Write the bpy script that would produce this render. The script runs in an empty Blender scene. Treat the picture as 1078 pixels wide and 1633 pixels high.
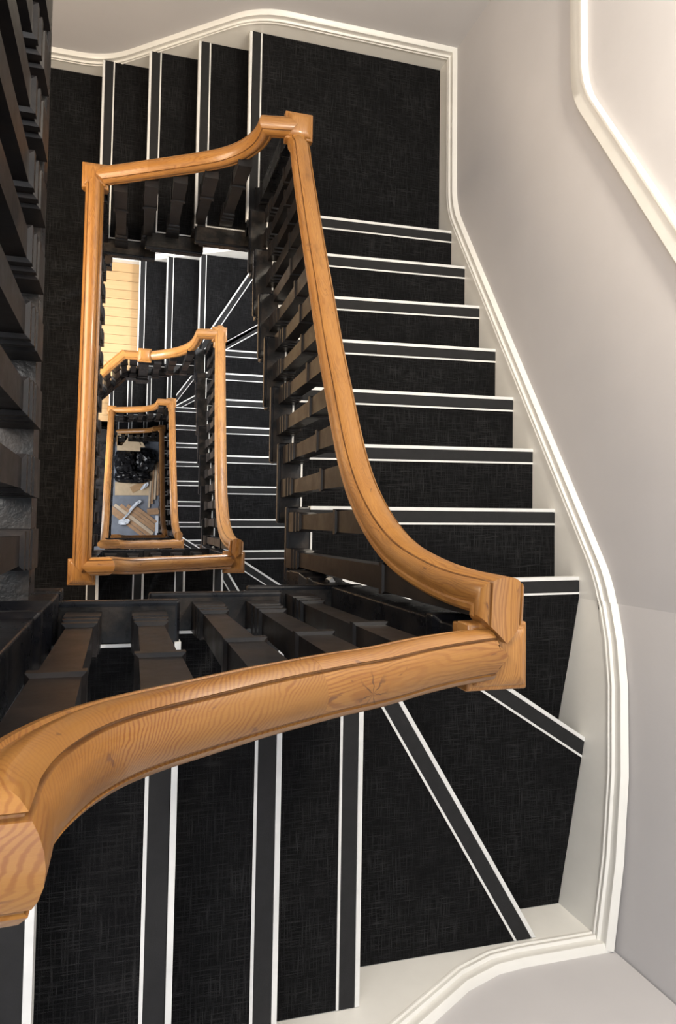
import bpy, bmesh, math, random
from mathutils import Vector, Matrix, noise

# ------------------------------------------------------------------ camera, world, lights, exposure
SC = bpy.context.scene
COL = SC.collection
H = 0.165                                   # one riser
cam_data = bpy.data.cameras.new('camera')
cam = bpy.data.objects.new('camera', cam_data)
COL.objects.link(cam)
cam.location = (0.1826, 0.2288, 4.3784)
cam.rotation_euler = (0.0385, -0.2875, 0.0146)
cam_data.sensor_fit = 'HORIZONTAL'
cam_data.sensor_width = 36.0
cam_data.lens = 1150.24 / 1078.0 * 36.0
cam_data.shift_y = -26.5 / 1078.0
cam_data.clip_start = 0.02
SC.camera = cam

world = bpy.data.worlds.new('world')
SC.world = world
world.use_nodes = True
wbg = world.node_tree.nodes['Background']
wbg.inputs[0].default_value = (0.80, 0.89, 1.0, 1)
wbg.inputs[1].default_value = 0.75

SC.view_settings.view_transform = 'Standard'
SC.view_settings.look = 'None'
SC.view_settings.gamma = 1.0
SC.view_settings.use_curve_mapping = False
SC.view_settings.exposure = 1.22


def area(name, loc, aim, size, power, color):
    d = bpy.data.lights.new(name, 'AREA')
    d.shape = 'RECTANGLE'
    d.size, d.size_y = size
    d.energy = power
    d.color = color
    o = bpy.data.objects.new(name, d)
    COL.objects.link(o)
    o.location = loc
    o.rotation_euler = (Vector(aim) - Vector(loc)).to_track_quat('-Z', 'Y').to_euler()
    return o


def bulb(name, loc, power, color, radius=0.09):
    d = bpy.data.lights.new(name, 'POINT')
    d.energy = power
    d.color = color
    d.shadow_soft_size = radius
    o = bpy.data.objects.new(name, d)
    COL.objects.link(o)
    o.location = loc
    return o


WARM = (1.0, 0.84, 0.66)
DAY = (0.90, 0.95, 1.0)
bulb('landing_lamp', (1.52, 1.95, 3.70), 62, (1.0, 0.90, 0.74), 0.10)
bulb('ceiling_lamp', (1.25, 1.2, 5.6), 26, (1.0, 0.93, 0.86), 0.14)
area('upper_window', (-1.0, 0.9, 4.9), (1.9, 0.9, 1.2), (1.0, 1.2), 30, (1.0, 0.95, 0.90))
area('window_light_one', (-1.02, 1.2, 1.75), (1.2, 1.0, 0.3), (1.4, 0.8), 30, (1.0, 0.80, 0.58))
area('window_light_two', (-1.02, 1.2, -1.35), (1.2, 1.0, -2.4), (1.6, 0.9), 70, (1.0, 0.97, 0.93))
bulb('soffit_fill_one', (1.50, 2.30, 0.20), 85, (0.95, 0.98, 1.0), 0.12)  # unseen fill light added below the quarter landing to brighten the second storey
bulb('soffit_fill_two', (1.45, 2.30, -3.10), 85, (0.98, 0.98, 1.0), 0.12)  # another added fill, hidden under the winders, lifts the third storey
area('window_light_three', (-1.02, 1.0, -5.0), (1.2, 1.0, -6.6), (1.6, 0.9), 62, (1.0, 0.96, 0.90))
area('window_light_four', (-0.9, 0.9, -8.0), (0.5, 0.9, -9.9), (1.4, 0.8), 17, (0.92, 0.95, 1.0))

random.seed(7)


# ------------------------------------------------------------------ materials
class NT:
    def __init__(self, name):
        self.m = bpy.data.materials.new(name)
        self.m.use_nodes = True
        self.t = self.m.node_tree
        self.t.nodes.clear()
        self.out = self.n('ShaderNodeOutputMaterial')
        self.b = self.n('ShaderNodeBsdfPrincipled')
        self.l(self.b.outputs[0], self.out.inputs[0])

    def n(self, kind, **kw):
        nd = self.t.nodes.new(kind)
        for k, v in kw.items():
            setattr(nd, k, v)
        return nd

    def l(self, a, b):
        self.t.links.new(a, b)

    def val(self, sock, v):
        if hasattr(v, 'is_linked') or isinstance(v, bpy.types.NodeSocket):
            self.l(v, sock)
        else:
            sock.default_value = v

    def math(self, op, a, b=0.0, c=0.0):
        nd = self.n('ShaderNodeMath', operation=op)
        self.val(nd.inputs[0], a)
        self.val(nd.inputs[1], b)
        if op in ('MULTIPLY_ADD', 'COMPARE', 'SMOOTH_MIN'):
            self.val(nd.inputs[2], c)
        return nd.outputs[0]

    def mapping(self, vec, scale=(1, 1, 1), loc=(0, 0, 0), rot=(0, 0, 0)):
        nd = self.n('ShaderNodeMapping')
        self.l(vec, nd.inputs[0])
        nd.inputs['Scale'].default_value = scale
        nd.inputs['Location'].default_value = loc
        nd.inputs['Rotation'].default_value = rot
        return nd.outputs[0]

    def noise(self, vec, scale, detail=3, rough=0.55, dist=0.0):
        nd = self.n('ShaderNodeTexNoise')
        self.l(vec, nd.inputs['Vector'])
        nd.inputs['Scale'].default_value = scale
        nd.inputs['Detail'].default_value = detail
        nd.inputs['Roughness'].default_value = rough
        nd.inputs['Distortion'].default_value = dist
        return nd.outputs[0]

    def ramp(self, fac, stops, interp='LINEAR'):
        nd = self.n('ShaderNodeValToRGB')
        self.l(fac, nd.inputs[0])
        e = nd.color_ramp.elements
        nd.color_ramp.interpolation = interp
        while len(e) < len(stops):
            e.new(0.5)
        for i, (p, c) in enumerate(stops):
            e[i].position = p
            e[i].color = (c, c, c, 1) if isinstance(c, (int, float)) else (*c, 1)
        return nd.outputs[0]

    def mix(self, fac, a, b, mode='MIX'):
        nd = self.n('ShaderNodeMix', data_type='RGBA', blend_type=mode)
        self.val(nd.inputs[0], fac)
        for s, v in ((nd.inputs[6], a), (nd.inputs[7], b)):
            if isinstance(v, tuple):
                s.default_value = (*v, 1)
            else:
                self.l(v, s)
        return nd.outputs[2]

    def bump(self, height, strength=0.2, dist=0.002):
        nd = self.n('ShaderNodeBump')
        self.l(height, nd.inputs['Height'])
        nd.inputs['Strength'].default_value = strength
        nd.inputs['Distance'].default_value = dist
        self.l(nd.outputs[0], self.b.inputs['Normal'])

    def set(self, **kw):
        for k, v in kw.items():
            s = self.b.inputs[k.replace('_', ' ')]
            if isinstance(v, tuple) and len(v) == 3:
                v = (*v, 1)
            self.val(s, v)
        return self.m

    def objc(self):
        return self.n('ShaderNodeTexCoord').outputs['Object']


def mat_plain(name, col, rough=0.5, var=0.12, scale=6.0, bump=0.0, bscale=60.0, metallic=0.0):
    t = NT(name)
    co = t.objc()
    nz = t.noise(co, scale, 4)
    c = t.mix(t.ramp(nz, [(0.3, 0.0), (0.7, 1.0)]), tuple(x * (1 - var) for x in col), tuple(min(1, x * (1 + var)) for x in col))
    if bump:
        t.bump(t.noise(co, bscale, 4), bump, 0.003)
    return t.set(Base_Color=c, Roughness=rough, Metallic=metallic)


def mat_carpet():
    t = NT('carpet')
    co = t.objc()
    a = t.noise(t.mapping(co, (13, 380, 60)), 1.0, 2, 0.6)
    b = t.noise(t.mapping(co, (380, 13, 60), (3, 7, 1)), 1.0, 2, 0.6)
    big = t.noise(co, 5.0, 2)
    fine = t.noise(co, 700.0, 1)
    ra = t.ramp(a, [(0.50, 0.0), (0.72, 1.0)])
    rb = t.ramp(b, [(0.50, 0.0), (0.72, 1.0)])
    m = t.math('MAXIMUM', ra, rb)
    m = t.math('MULTIPLY', m, t.ramp(fine, [(0.3, 0.35), (0.7, 1.0)]))
    m = t.math('MULTIPLY', m, t.ramp(big, [(0.35, 0.45), (0.65, 1.0)]))
    c = t.mix(m, (0.0042, 0.0042, 0.0046), (0.044, 0.043, 0.044))
    t.bump(t.math('ADD', m, fine), 0.5, 0.003)
    return t.set(Base_Color=c, Roughness=0.95, Specular_IOR_Level=0.12)


def mat_oak(name, cross=0.25, knot=None, groove=0.0300, tone=1.0, across=False):
    """varnished oak; u = metres along the rail, v = metres round its section"""
    t = NT(name)
    uv = t.n('ShaderNodeUVMap').outputs[0]
    rnd = t.n('ShaderNodeObjectInfo').outputs['Random']
    off = t.n('ShaderNodeCombineXYZ')
    t.l(t.math('MULTIPLY', rnd, 37.0), off.inputs[0])
    t.l(t.math('MULTIPLY', rnd, 11.0), off.inputs[1])
    add = t.n('ShaderNodeVectorMath', operation='ADD')
    t.l(uv, add.inputs[0])
    t.l(off.outputs[0], add.inputs[1])
    p = add.outputs[0]
    lo = t.noise(t.mapping(p, (3, 22, 1)), 1.0, 3, 0.5, 0.6)
    grain = t.noise(t.mapping(p, (9, 330, 1)), 1.0, 4, 0.65, 0.3)
    pores = t.noise(t.mapping(p, (40, 900, 1)), 1.0, 2, 0.5)
    sp = t.n('ShaderNodeSeparateXYZ')
    t.l(p, sp.inputs[0])
    if across:                                   # section cut across the grain: slanting nested arcs
        fld = t.math('ADD', t.math('MULTIPLY', sp.outputs[0], 0.80), t.math('MULTIPLY', sp.outputs[1], 0.75))
        fld = t.math('ADD', fld, t.math('MULTIPLY', t.noise(t.mapping(p, (9, 16, 1)), 1.0, 2), 0.060))
        fld = t.math('MULTIPLY', fld, 1000.0)
    else:                                        # long flames
        fld = t.math('ADD', sp.outputs[1], t.math('MULTIPLY', t.noise(t.mapping(p, (3.0, 14, 1)), 1.0, 2), 0.110))
        fld = t.math('MULTIPLY', fld, 1050.0)
    fine = t.noise(t.mapping(p, (60, 200, 1)), 1.0, 2)
    fld = t.math('ADD', fld, t.math('MULTIPLY', fine, 2.2))
    band = t.ramp(t.math('MULTIPLY_ADD', t.math('SINE', fld), 0.5, 0.5), [(0.45, 0.0), (0.92, 1.0)])
    mask = t.ramp(t.noise(t.mapping(p, (4, 9, 1)), 1.0, 2), [(0.32, 0.0), (0.55, 1.0)])
    c = t.mix(lo, tuple(x * tone for x in (0.275, 0.118, 0.026)), tuple(x * tone for x in (0.430, 0.212, 0.057)))
    c = t.mix(t.math('MULTIPLY', t.ramp(grain, [(0.40, 0.0), (0.75, 1.0)]), 0.25 if across else 0.55), c, (0.195, 0.068, 0.016))
    c = t.mix(t.math('MULTIPLY', t.math('MULTIPLY', band, mask), cross), c, (0.145, 0.043, 0.010))
    c = t.mix(t.math('MULTIPLY', t.ramp(pores, [(0.62, 0.0), (0.78, 1.0)]), 0.5), c, (0.16, 0.055, 0.016))
    dents = t.noise(t.mapping(p, (28, 60, 1)), 1.0, 2, 0.5, 0.8)
    c = t.mix(t.math('MULTIPLY', t.ramp(dents, [(0.70, 0.0), (0.76, 1.0)]), 0.75), c, (0.10, 0.04, 0.02))
    patina = t.ramp(t.noise(t.mapping(p, (7, 18, 1), (5, 3, 0)), 1.0, 4, 0.6), [(0.54, 0.0), (0.74, 1.0)])
    c = t.mix(t.math('MULTIPLY', patina, 0.55), c, (0.120, 0.048, 0.014))
    if knot:
        sep = t.n('ShaderNodeSeparateXYZ')
        t.l(uv, sep.inputs[0])
        du = t.math('SUBTRACT', sep.outputs[0], knot[0])
        dv = t.math('SUBTRACT', sep.outputs[1], knot[1])
        d = t.math('SQRT', t.math('ADD', t.math('MULTIPLY', du, du), t.math('MULTIPLY', dv, dv)))
        ang = t.math('ARCTAN2', dv, du)
        nz = t.noise(t.mapping(uv, (60, 60, 1)), 1.0, 2)
        star = t.math('SINE', t.math('ADD', t.math('MULTIPLY', ang, 7.0), t.math('MULTIPLY', nz, 7.0)))
        star = t.ramp(star, [(0.72, 0.0), (0.95, 1.0)])
        fall = t.ramp(t.math('MULTIPLY', d, 26.0), [(0.35, 1.0), (0.9, 0.0)])
        rings = t.math('SINE', t.math('ADD', t.math('MULTIPLY', d, 900.0), t.math('MULTIPLY', nz, 6.0)))
        c = t.mix(t.math('MULTIPLY', t.math('MULTIPLY', t.ramp(rings, [(0.2, 0.0), (0.9, 1.0)]), 0.28), t.ramp(t.math('MULTIPLY', d, 16.0), [(0.3, 1.0), (0.95, 0.0)])), c, (0.26, 0.09, 0.02))
        c = t.mix(t.math('MULTIPLY', t.math('MULTIPLY', star, fall), 0.85), c, (0.07, 0.03, 0.015))
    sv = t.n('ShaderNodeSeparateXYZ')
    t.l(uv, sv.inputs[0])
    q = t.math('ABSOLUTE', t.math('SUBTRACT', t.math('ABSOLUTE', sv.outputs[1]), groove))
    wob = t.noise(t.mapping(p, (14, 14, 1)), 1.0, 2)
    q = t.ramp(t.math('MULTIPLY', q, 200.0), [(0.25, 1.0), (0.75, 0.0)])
    c = t.mix(t.math('MULTIPLY', q, t.ramp(wob, [(0.3, 0.25), (0.6, 0.8)])), c, (0.055, 0.022, 0.010))  # dark groove line: varnish dirt plus groove shading painted into the colour
    t.bump(t.math('ADD', grain, t.math('MULTIPLY', dents, 0.4)), 0.12, 0.0015)
    return t.set(Base_Color=c, Roughness=t.ramp(lo, [(0.2, 0.30), (0.8, 0.42)]), Specular_IOR_Level=0.38, Coat_Weight=0.22, Coat_Roughness=0.13)


def mat_black(name, gloss=0.22, a=(0.0036, 0.0040, 0.0056), b=(0.011, 0.0095, 0.0095), bump=0.18):
    t = NT(name)
    co = t.objc()
    nz = t.noise(co, 13.0, 5, 0.62)
    fine = t.noise(co, 85.0, 3, 0.6)
    c = t.mix(t.ramp(nz, [(0.45, 0.0), (0.75, 1.0)]), a, b)
    t.bump(t.math('ADD', t.math('MULTIPLY', nz, 1.5), fine), bump, 0.003)
    return t.set(Base_Color=c, Roughness=t.ramp(nz, [(0.3, gloss), (0.7, gloss + 0.16)]), Specular_IOR_Level=0.26)


def mat_planks():
    t = NT('pale_floor_wood')
    co = t.objc()
    rnd = t.n('ShaderNodeObjectInfo').outputs['Random']
    nz = t.noise(t.mapping(co, (3, 60, 3)), 1.0, 4, 0.6, 0.4)
    c = t.mix(nz, (0.50, 0.31, 0.14), (0.70, 0.48, 0.25))
    c = t.mix(t.math('MULTIPLY', rnd, 0.35), c, (0.42, 0.25, 0.11))
    return t.set(Base_Color=c, Roughness=0.42)


CARPET = mat_carpet()
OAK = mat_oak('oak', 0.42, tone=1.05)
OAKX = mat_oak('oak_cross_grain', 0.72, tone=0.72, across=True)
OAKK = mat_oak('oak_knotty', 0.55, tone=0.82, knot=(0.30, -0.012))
BLACK = mat_black('black_gloss_paint')
BLACKB = mat_black('black_baluster_paint', 0.30, (0.0066, 0.0060, 0.0064), (0.019, 0.0130, 0.0100), 0.06)
WORN = mat_black('worn_black_paint', 0.28, (0.008, 0.007, 0.006), (0.050, 0.038, 0.029), 0.30)
STRIP = mat_plain('charcoal_nosing_rubber', (0.0085, 0.0085, 0.0092), 0.85, 0.2, 30, 0.15, 300)
WHITE = mat_plain('white_nosing_line', (0.72, 0.72, 0.70), 0.5, 0.06, 20)
TRIMW = mat_plain('white_gloss_paint', (0.76, 0.75, 0.71), 0.35, 0.03, 8)
WALLM = mat_plain('pale_grey_wall_paint', (0.515, 0.502, 0.508), 0.8, 0.025, 3, 0.06, 120)
PLANK = mat_planks()
GREYF = mat_plain('blue_grey_floor', (0.17, 0.19, 0.23), 0.6, 0.2, 5)


# ------------------------------------------------------------------ object helpers
def tag(o, label=None, cat=None, group=None, kind=None):
    if label:
        o['label'] = label
    if cat:
        o['category'] = cat
    if group:
        o['group'] = group
    if kind:
        o['kind'] = kind
    return o


def root(name, loc, label, cat, group=None):
    o = bpy.data.objects.new(name, None)
    o.empty_display_size = 0.1
    COL.objects.link(o)
    o.location = loc
    return tag(o, label, cat, group)


def wloc(o):
    v = Vector((0, 0, 0))
    while o is not None:
        v += Vector(o.location)
        o = o.parent
    return v


def obj(name, bm, mat, parent=None, smooth=None, bevel=0.0, loc=None):
    """links a world-space bmesh as ONE mesh object below parent"""
    base = wloc(parent) if parent else Vector((0, 0, 0))
    if loc is not None:
        base = Vector(loc)
    bmesh.ops.translate(bm, verts=bm.verts, vec=-base)
    bmesh.ops.recalc_face_normals(bm, faces=bm.faces)
    me = bpy.data.meshes.new(name)
    bm.to_mesh(me)
    bm.free()
    me.materials.append(mat)
    if smooth is not None:
        me.polygons.foreach_set('use_smooth', [True] * len(me.polygons))
        me.set_sharp_from_angle(angle=math.radians(smooth))
    o = bpy.data.objects.new(name, me)
    COL.objects.link(o)
    if parent:
        o.parent = parent
        o.location = base - wloc(parent)
    else:
        o.location = base
    if bevel:
        md = o.modifiers.new('bevel', 'BEVEL')
        md.width = bevel
        md.segments = 2
        md.limit_method = 'ANGLE'
    return o


def prism(bm, poly, z0, z1):
    if len(poly) < 3:
        return
    lo = [bm.verts.new((p[0], p[1], z0)) for p in poly]
    hi = [bm.verts.new((p[0], p[1], z1)) for p in poly]
    n = len(poly)
    bm.faces.new(lo[::-1])
    bm.faces.new(hi)
    for i in range(n):
        bm.faces.new((lo[i], lo[(i + 1) % n], hi[(i + 1) % n], hi[i]))


def box(bm, x0, x1, y0, y1, z0, z1):
    prism(bm, [(x0, y0), (x1, y0), (x1, y1), (x0, y1)], z0, z1)


def clip(poly, a, n, lo=None, hi=None):
    """keep the part of a convex plan polygon whose distance from line (point a, normal n) lies in [lo, hi]"""
    def cut(pl, sgn, c):
        out = []
        for i in range(len(pl)):
            p, q = pl[i], pl[(i + 1) % len(pl)]
            dp = sgn * ((p[0] - a[0]) * n[0] + (p[1] - a[1]) * n[1] - c)
            dq = sgn * ((q[0] - a[0]) * n[0] + (q[1] - a[1]) * n[1] - c)
            if dp >= 0:
                out.append(p)
            if (dp >= 0) != (dq >= 0):
                s = dp / (dp - dq)
                out.append((p[0] + s * (q[0] - p[0]), p[1] + s * (q[1] - p[1])))
        return out
    if lo is not None and poly:
        poly = cut(poly, 1, lo)
    if hi is not None and poly:
        poly = cut(poly, -1, hi)
    return poly


def normal_to(a, b, towards):
    d = Vector((b[0] - a[0], b[1] - a[1])).normalized()
    n = Vector((-d.y, d.x))
    if n.dot(Vector((towards[0] - a[0], towards[1] - a[1]))) < 0:
        n = -n
    return n


def sweep(bm, path, prof, side, uv0=0.0, cap=True, upright=False, point=(False, False)):
    """sweeps a closed section along a path; side = fixed horizontal axis of the section"""
    uvl = bm.loops.layers.uv.verify()
    side = Vector(side).normalized()
    path = [Vector(p) for p in path]
    rings, us, u = [], [], uv0
    m = len(prof)
    vs = [0.0]
    for j in range(m):
        a, b = prof[j], prof[(j + 1) % m]
        vs.append(vs[-1] + math.hypot(b[0] - a[0], b[1] - a[1]))
    for i, p in enumerate(path):
        tin = (p - path[i - 1]).normalized() if i > 0 else None
        tout = (path[i + 1] - p).normalized() if i < len(path) - 1 else None
        t = ((tin or tout) + (tout or tin)).normalized()
        k = 1.0
        if tin and tout:
            k = 1.0 / max(0.3, t.dot(tin))
        nrm = t.cross(side)
        if i and nrm.dot(prevn) < 0:
            nrm = -nrm
        if not i and nrm.z < 0:
            nrm = -nrm
        prevn = nrm
        if upright:
            nrm, k = Vector((0, 0, 1)), 1.0
        if i:
            u += (p - path[i - 1]).length
        us.append(u)
        pt = 1.0 if (i == 0 and point[0]) else (-1.0 if (i == len(path) - 1 and point[1]) else 0.0)
        rings.append([bm.verts.new(p + side * a + nrm * (b * k) + t * (pt * abs(a))) for a, b in prof])
    vmid = vs[m] * 0.5
    for i in range(len(path) - 1):
        for j in range(m):
            f = bm.faces.new((rings[i][j], rings[i][(j + 1) % m], rings[i + 1][(j + 1) % m], rings[i + 1][j]))
            for lp, (uu, vv) in zip(f.loops, ((us[i], vs[j]), (us[i], vs[j + 1]), (us[i + 1], vs[j + 1]), (us[i + 1], vs[j]))):
                lp[uvl].uv = (uu, vv - vmid)
    if cap:
        h = m // 2
        for r, uu, q in ((rings[0], us[0], point[0]), (rings[-1], us[-1], point[1])):
            for ids in ([list(range(h + 1)), list(range(h, m)) + [0]] if q else [list(range(m))]):
                f = bm.faces.new([r[j] for j in ids])
                for lp, j in zip(f.loops, ids):
                    lp[uvl].uv = (uu + prof[j][1] * 0.4, prof[j][0])
    return us[-1]


def lathe_square(bm, x, y, levels, rot=0.0, uv=False, scale=1.0):
    """stack of square sections [(half, z)...]"""
    rings = []
    c, s = math.cos(rot), math.sin(rot)
    for hw, z in levels:
        hw *= scale
        rings.append([bm.verts.new((x + c * a * hw - s * b * hw, y + s * a * hw + c * b * hw, z)) for a, b in ((-1, -1), (1, -1), (1, 1), (-1, 1))])
    bm.faces.new(rings[0][::-1])
    bm.faces.new(rings[-1])
    for i in range(len(rings) - 1):
        for j in range(4):
            bm.faces.new((rings[i][j], rings[i][(j + 1) % 4], rings[i + 1][(j + 1) % 4], rings[i + 1][j]))
    if uv:
        l = bm.loops.layers.uv.verify()
        for f in bm.faces:
            for lp in f.loops:
                co = lp.vert.co
                lp[l].uv = ((co.y - y) + co.z * 0.5, (co.x - x) + 0.3)


# ------------------------------------------------------------------ the setting: walls, skirtings, dado
XR, YB, YF, XL = 1.855, 2.855, -1.066, -1.12     # skirting faces
WT = 0.025                                       # skirting thickness
KINK = (XR, -0.035)
SPL = (1.655, -1.066)
ZLO, ZHI = -10.1, 6.4


def structure(o):
    o['kind'] = 'structure'
    return o


bm = bmesh.new()
prism(bm, [(XR + WT, YB + 0.1), (XR + WT, KINK[1]), (XR + 0.15, KINK[1]), (XR + 0.15, YB + 0.1)], ZLO, ZHI)
prism(bm, [(XR + WT, KINK[1]), (SPL[0] + WT, YF - 0.12), (XR + 0.15, YF - 0.12), (XR + 0.15, KINK[1])], ZLO, ZHI)
wall_right = structure(obj('wall_right', bm, WALLM))
bm = bmesh.new()
box(bm, XL - 0.12, XR + WT + 0.004, YB + WT, YB + 0.15, ZLO, ZHI)
structure(obj('wall_back', bm, WALLM))
bm = bmesh.new()
box(bm, XL - 0.12, SPL[0] + WT + 0.01, YF - 0.12, YF - WT, ZLO, ZHI)
structure(obj('wall_front', bm, WALLM))
bm = bmesh.new()
box(bm, XL - 0.12, XL, YF - WT, YB + WT, ZLO, ZHI)
structure(obj('wall_left', bm, WALLM))

SK_PROF = [(0.0, -0.078), (0.0265, -0.078), (0.0305, -0.073), (0.0305, -0.066), (0.0255, -0.062), (0.0295, -0.057), (0.0295, -0.048),
           (0.021, -0.043), (0.019, -0.030), (0.0225, -0.020), (0.0225, -0.012), (0.012, -0.004), (0.0, 0.0)]


def ease(pts, r=0.09, n=6):
    """rounds the corners of a polyline given as 2D (s, z) points"""
    out = [Vector(pts[0])]
    for i in range(1, len(pts) - 1):
        p = Vector(pts[i])
        a = p + (Vector(pts[i - 1]) - p).normalized() * r
        b = p + (Vector(pts[i + 1]) - p).normalized() * r
        for k in range(n + 1):
            t = k / n
            out.append(a * (1 - t) ** 2 + p * 2 * t * (1 - t) + b * t * t)
    out.append(Vector(pts[-1]))
    return out


def skirting(name, start, end, sz, depth=0.5, moulding=True, prof=None, extra=None):
    """start/end = plan points of the WALL face line, sz = [(distance, top z)...]; the board face lies WT in front"""
    s, e = Vector(start), Vector(end)
    d = (e - s).normalized()
    inn = normal_to(start, end, (0.6, 0.9))
    bm = bmesh.new()
    f, b = [], []
    for t, z in sz:
        p = s + d * t
        q = p + inn * WT
        f.append((bm.verts.new((q.x, q.y, z - 0.07)), bm.verts.new((q.x, q.y, z - depth))))
        b.append((bm.verts.new((p.x, p.y, z - 0.07)), bm.verts.new((p.x, p.y, z - depth))))
    for i in range(len(sz) - 1):
        for A, B in ((f[i], f[i + 1]), (b[i], b[i + 1])):
            bm.faces.new((A[0], A[1], B[1], B[0]))
        bm.faces.new((f[i][0], f[i + 1][0], b[i + 1][0], b[i][0]))
        bm.faces.new((f[i][1], f[i + 1][1], b[i + 1][1], b[i][1]))
    for i in (0, len(sz) - 1):
        bm.faces.new((f[i][0], f[i][1], b[i][1], b[i][0]))
    o = structure(obj(name, bm, TRIMW))
    bm = bmesh.new()
    path = [(s.x + d.x * t, s.y + d.y * t, z) for t, z in sz]
    sweep(bm, path, SK_PROF, (inn.x, inn.y, 0), upright=True)
    obj('moulding', bm, TRIMW, o, smooth=40)
    return o


def pitch(y):
    return 1.98 - 0.6395 * (y - 0.04)


# right wall, straight part: distance runs from the back corner towards -y
WXR = XR + WT
L = YB + WT
sz = ease([(0.0, 0.835), (L - 1.98, 0.842), (L - 0.02, pitch(0.02) + 0.178), (L - KINK[1], pitch(KINK[1]) + 0.150)], 0.12)
skirting('baseboard_right', (WXR, L), (WXR, KINK[1]), [(p[0], p[1]) for p in sz])
zk = sz[-1][1]
ls = math.hypot(XR - SPL[0], KINK[1] - SPL[1])
skirting('baseboard_right', (WXR, KINK[1]), (SPL[0] + WT, SPL[1] - WT), [(0, zk), (0.13, zk + 0.066), (0.28, zk + 0.12), (0.55, zk + 0.185), (0.81, zk + 0.222), (ls + 0.02, zk + 0.236)])
# front wall rises to the left from the splayed corner
skirting('baseboard_front', (SPL[0] + WT, YF - WT), (-1.1, YF - WT), [(0, 2.405), (0.30, 2.405), (0.40, 2.415), (0.52, 2.46), (1.62, 3.16), (1.75, 3.17), (2.7, 3.17)])


def back_skirting(dz, fx):
    x4, x1 = fx
    pts = [(0, 0.835 + dz), (WXR - x4 - 0.02, 0.832 + dz), (WXR - x1 - 0.02, 0.162 + dz), (WXR + 1.1, 0.158 + dz)]
    return [(p[0], p[1]) for p in ease(pts, 0.16)]


skirting('baseboard_back', (WXR, YB + WT), (-1.1, YB + WT), back_skirting(0, (0.76, 0.0)))
skirting('baseboard_back', (WXR, YB + WT), (-1.1, YB + WT), [(0, -2.20), (0.5, -2.25), (0.9, -2.45), (1.6, -2.95), (1.68, -2.97), (2.9, -2.97)])

# dado board on the right wall
DADO = [(0.0, -0.044), (0.018, -0.044), (0.022, -0.038), (0.022, 0.030), (0.028, 0.034), (0.028, 0.043), (0.0, 0.046)]
bm = bmesh.new()
pts = ease([(L, 1.955), (1.965, 1.962), (KINK[1], 1.962 + 0.652 * (1.965 - KINK[1]))], 0.11)
sweep(bm, [(WXR, p[0], p[1]) for p in pts], DADO, (-1, 0, 0), upright=True)
structure(obj('trim_1', bm, TRIMW, smooth=35))


# ------------------------------------------------------------------ steps
def step(parent, zt, poly, front, inner, border=0.088, riser=True):
    """poly = convex plan outline; front = (inner point, wall point) of its nosing; inner = (front point, back point) of its open edge"""
    cen = (sum(p[0] for p in poly) / len(poly), sum(p[1] for p in poly) / len(poly))
    fa, fn = front[0], normal_to(front[0], front[1], cen)
    bm = bmesh.new()
    prism(bm, poly, zt - 0.036, zt - 0.004)
    under = clip(poly, fa, fn, 0.03)
    if inner:
        ia, inn = inner[0], normal_to(inner[0], inner[1], cen)
        under = clip(under, ia, inn, 0.02)
    prism(bm, under, zt - 0.115, zt - 0.036)
    o = obj('step', bm, BLACK, parent, bevel=0.006)
    top = clip(poly, ia, inn, border) if inner else poly
    if riser:
        bm = bmesh.new()
        r = clip(top, fa, fn, 0.026, 0.034)
        prism(bm, r, zt - H + 0.001, zt - 0.030)
        prism(bm, clip(top, fa, fn, 0.063), zt - 0.004, zt + 0.004)
        obj('carpet', bm, CARPET, o)
    bm = bmesh.new()
    prism(bm, clip(top, fa, fn, 0.012, 0.056), zt - 0.004, zt + 0.0055)
    obj('nosing_strip', bm, STRIP, o)
    bm = bmesh.new()
    w = [(p[0] - fn[0] * 0.003, p[1] - fn[1] * 0.003) for p in clip(top, fa, fn, 0.0, 0.013)]
    prism(bm, w, zt - 0.034, zt + 0.006)
    obj('white_line', bm, WHITE, o)
    bm = bmesh.new()
    prism(bm, clip(top, fa, fn, 0.0555, 0.0630), zt - 0.004, zt + 0.006)
    obj('white_line', bm, WHITE, o)
    if inner and border > 0.05:
        bm = bmesh.new()
        prism(bm, clip(clip(top, fa, fn, 0.0635), ia, inn, border - 0.001, border + 0.007), zt - 0.004, zt + 0.0055)
        obj('side_line', bm, WHITE, o)
        bm = bmesh.new()
        prism(bm, clip(clip(poly, ia, inn, 0.012, border), fa, fn, 0.010), zt - 0.004, zt - 0.001)
        obj('painted_border', bm, WORN, o)
    return o


def lerp(a, b, t):
    return (a[0] + (b[0] - a[0]) * t, a[1] + (b[1] - a[1]) * t)


BACK = 0.06     # treads run this far under the nosing above


def right_flight(label, dz, yin, yout, xin=0.746, xw=1.857, border=0.088):
    """eight straight steps going down towards +y; z of step k = (12-k) H + dz"""
    r = root('stair_flight', (1.3, yout[0], 5 * H + dz), label, 'stairs')
    for k in range(8):
        zt = (12 - k) * H + dz
        yi, yo = yin[k], yout[k]
        if k:
            bi, bo = yin[k - 1] - BACK, yout[k - 1] - BACK
            poly = [(xin, yi), (xw, yo), (xw, bo), (xin, bi)]
        else:
            continue
        step(r, zt, poly, ((xin, yi), (xw, yo)), ((xin, yi), (xin, bi)), border=border)
    return r


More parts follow.
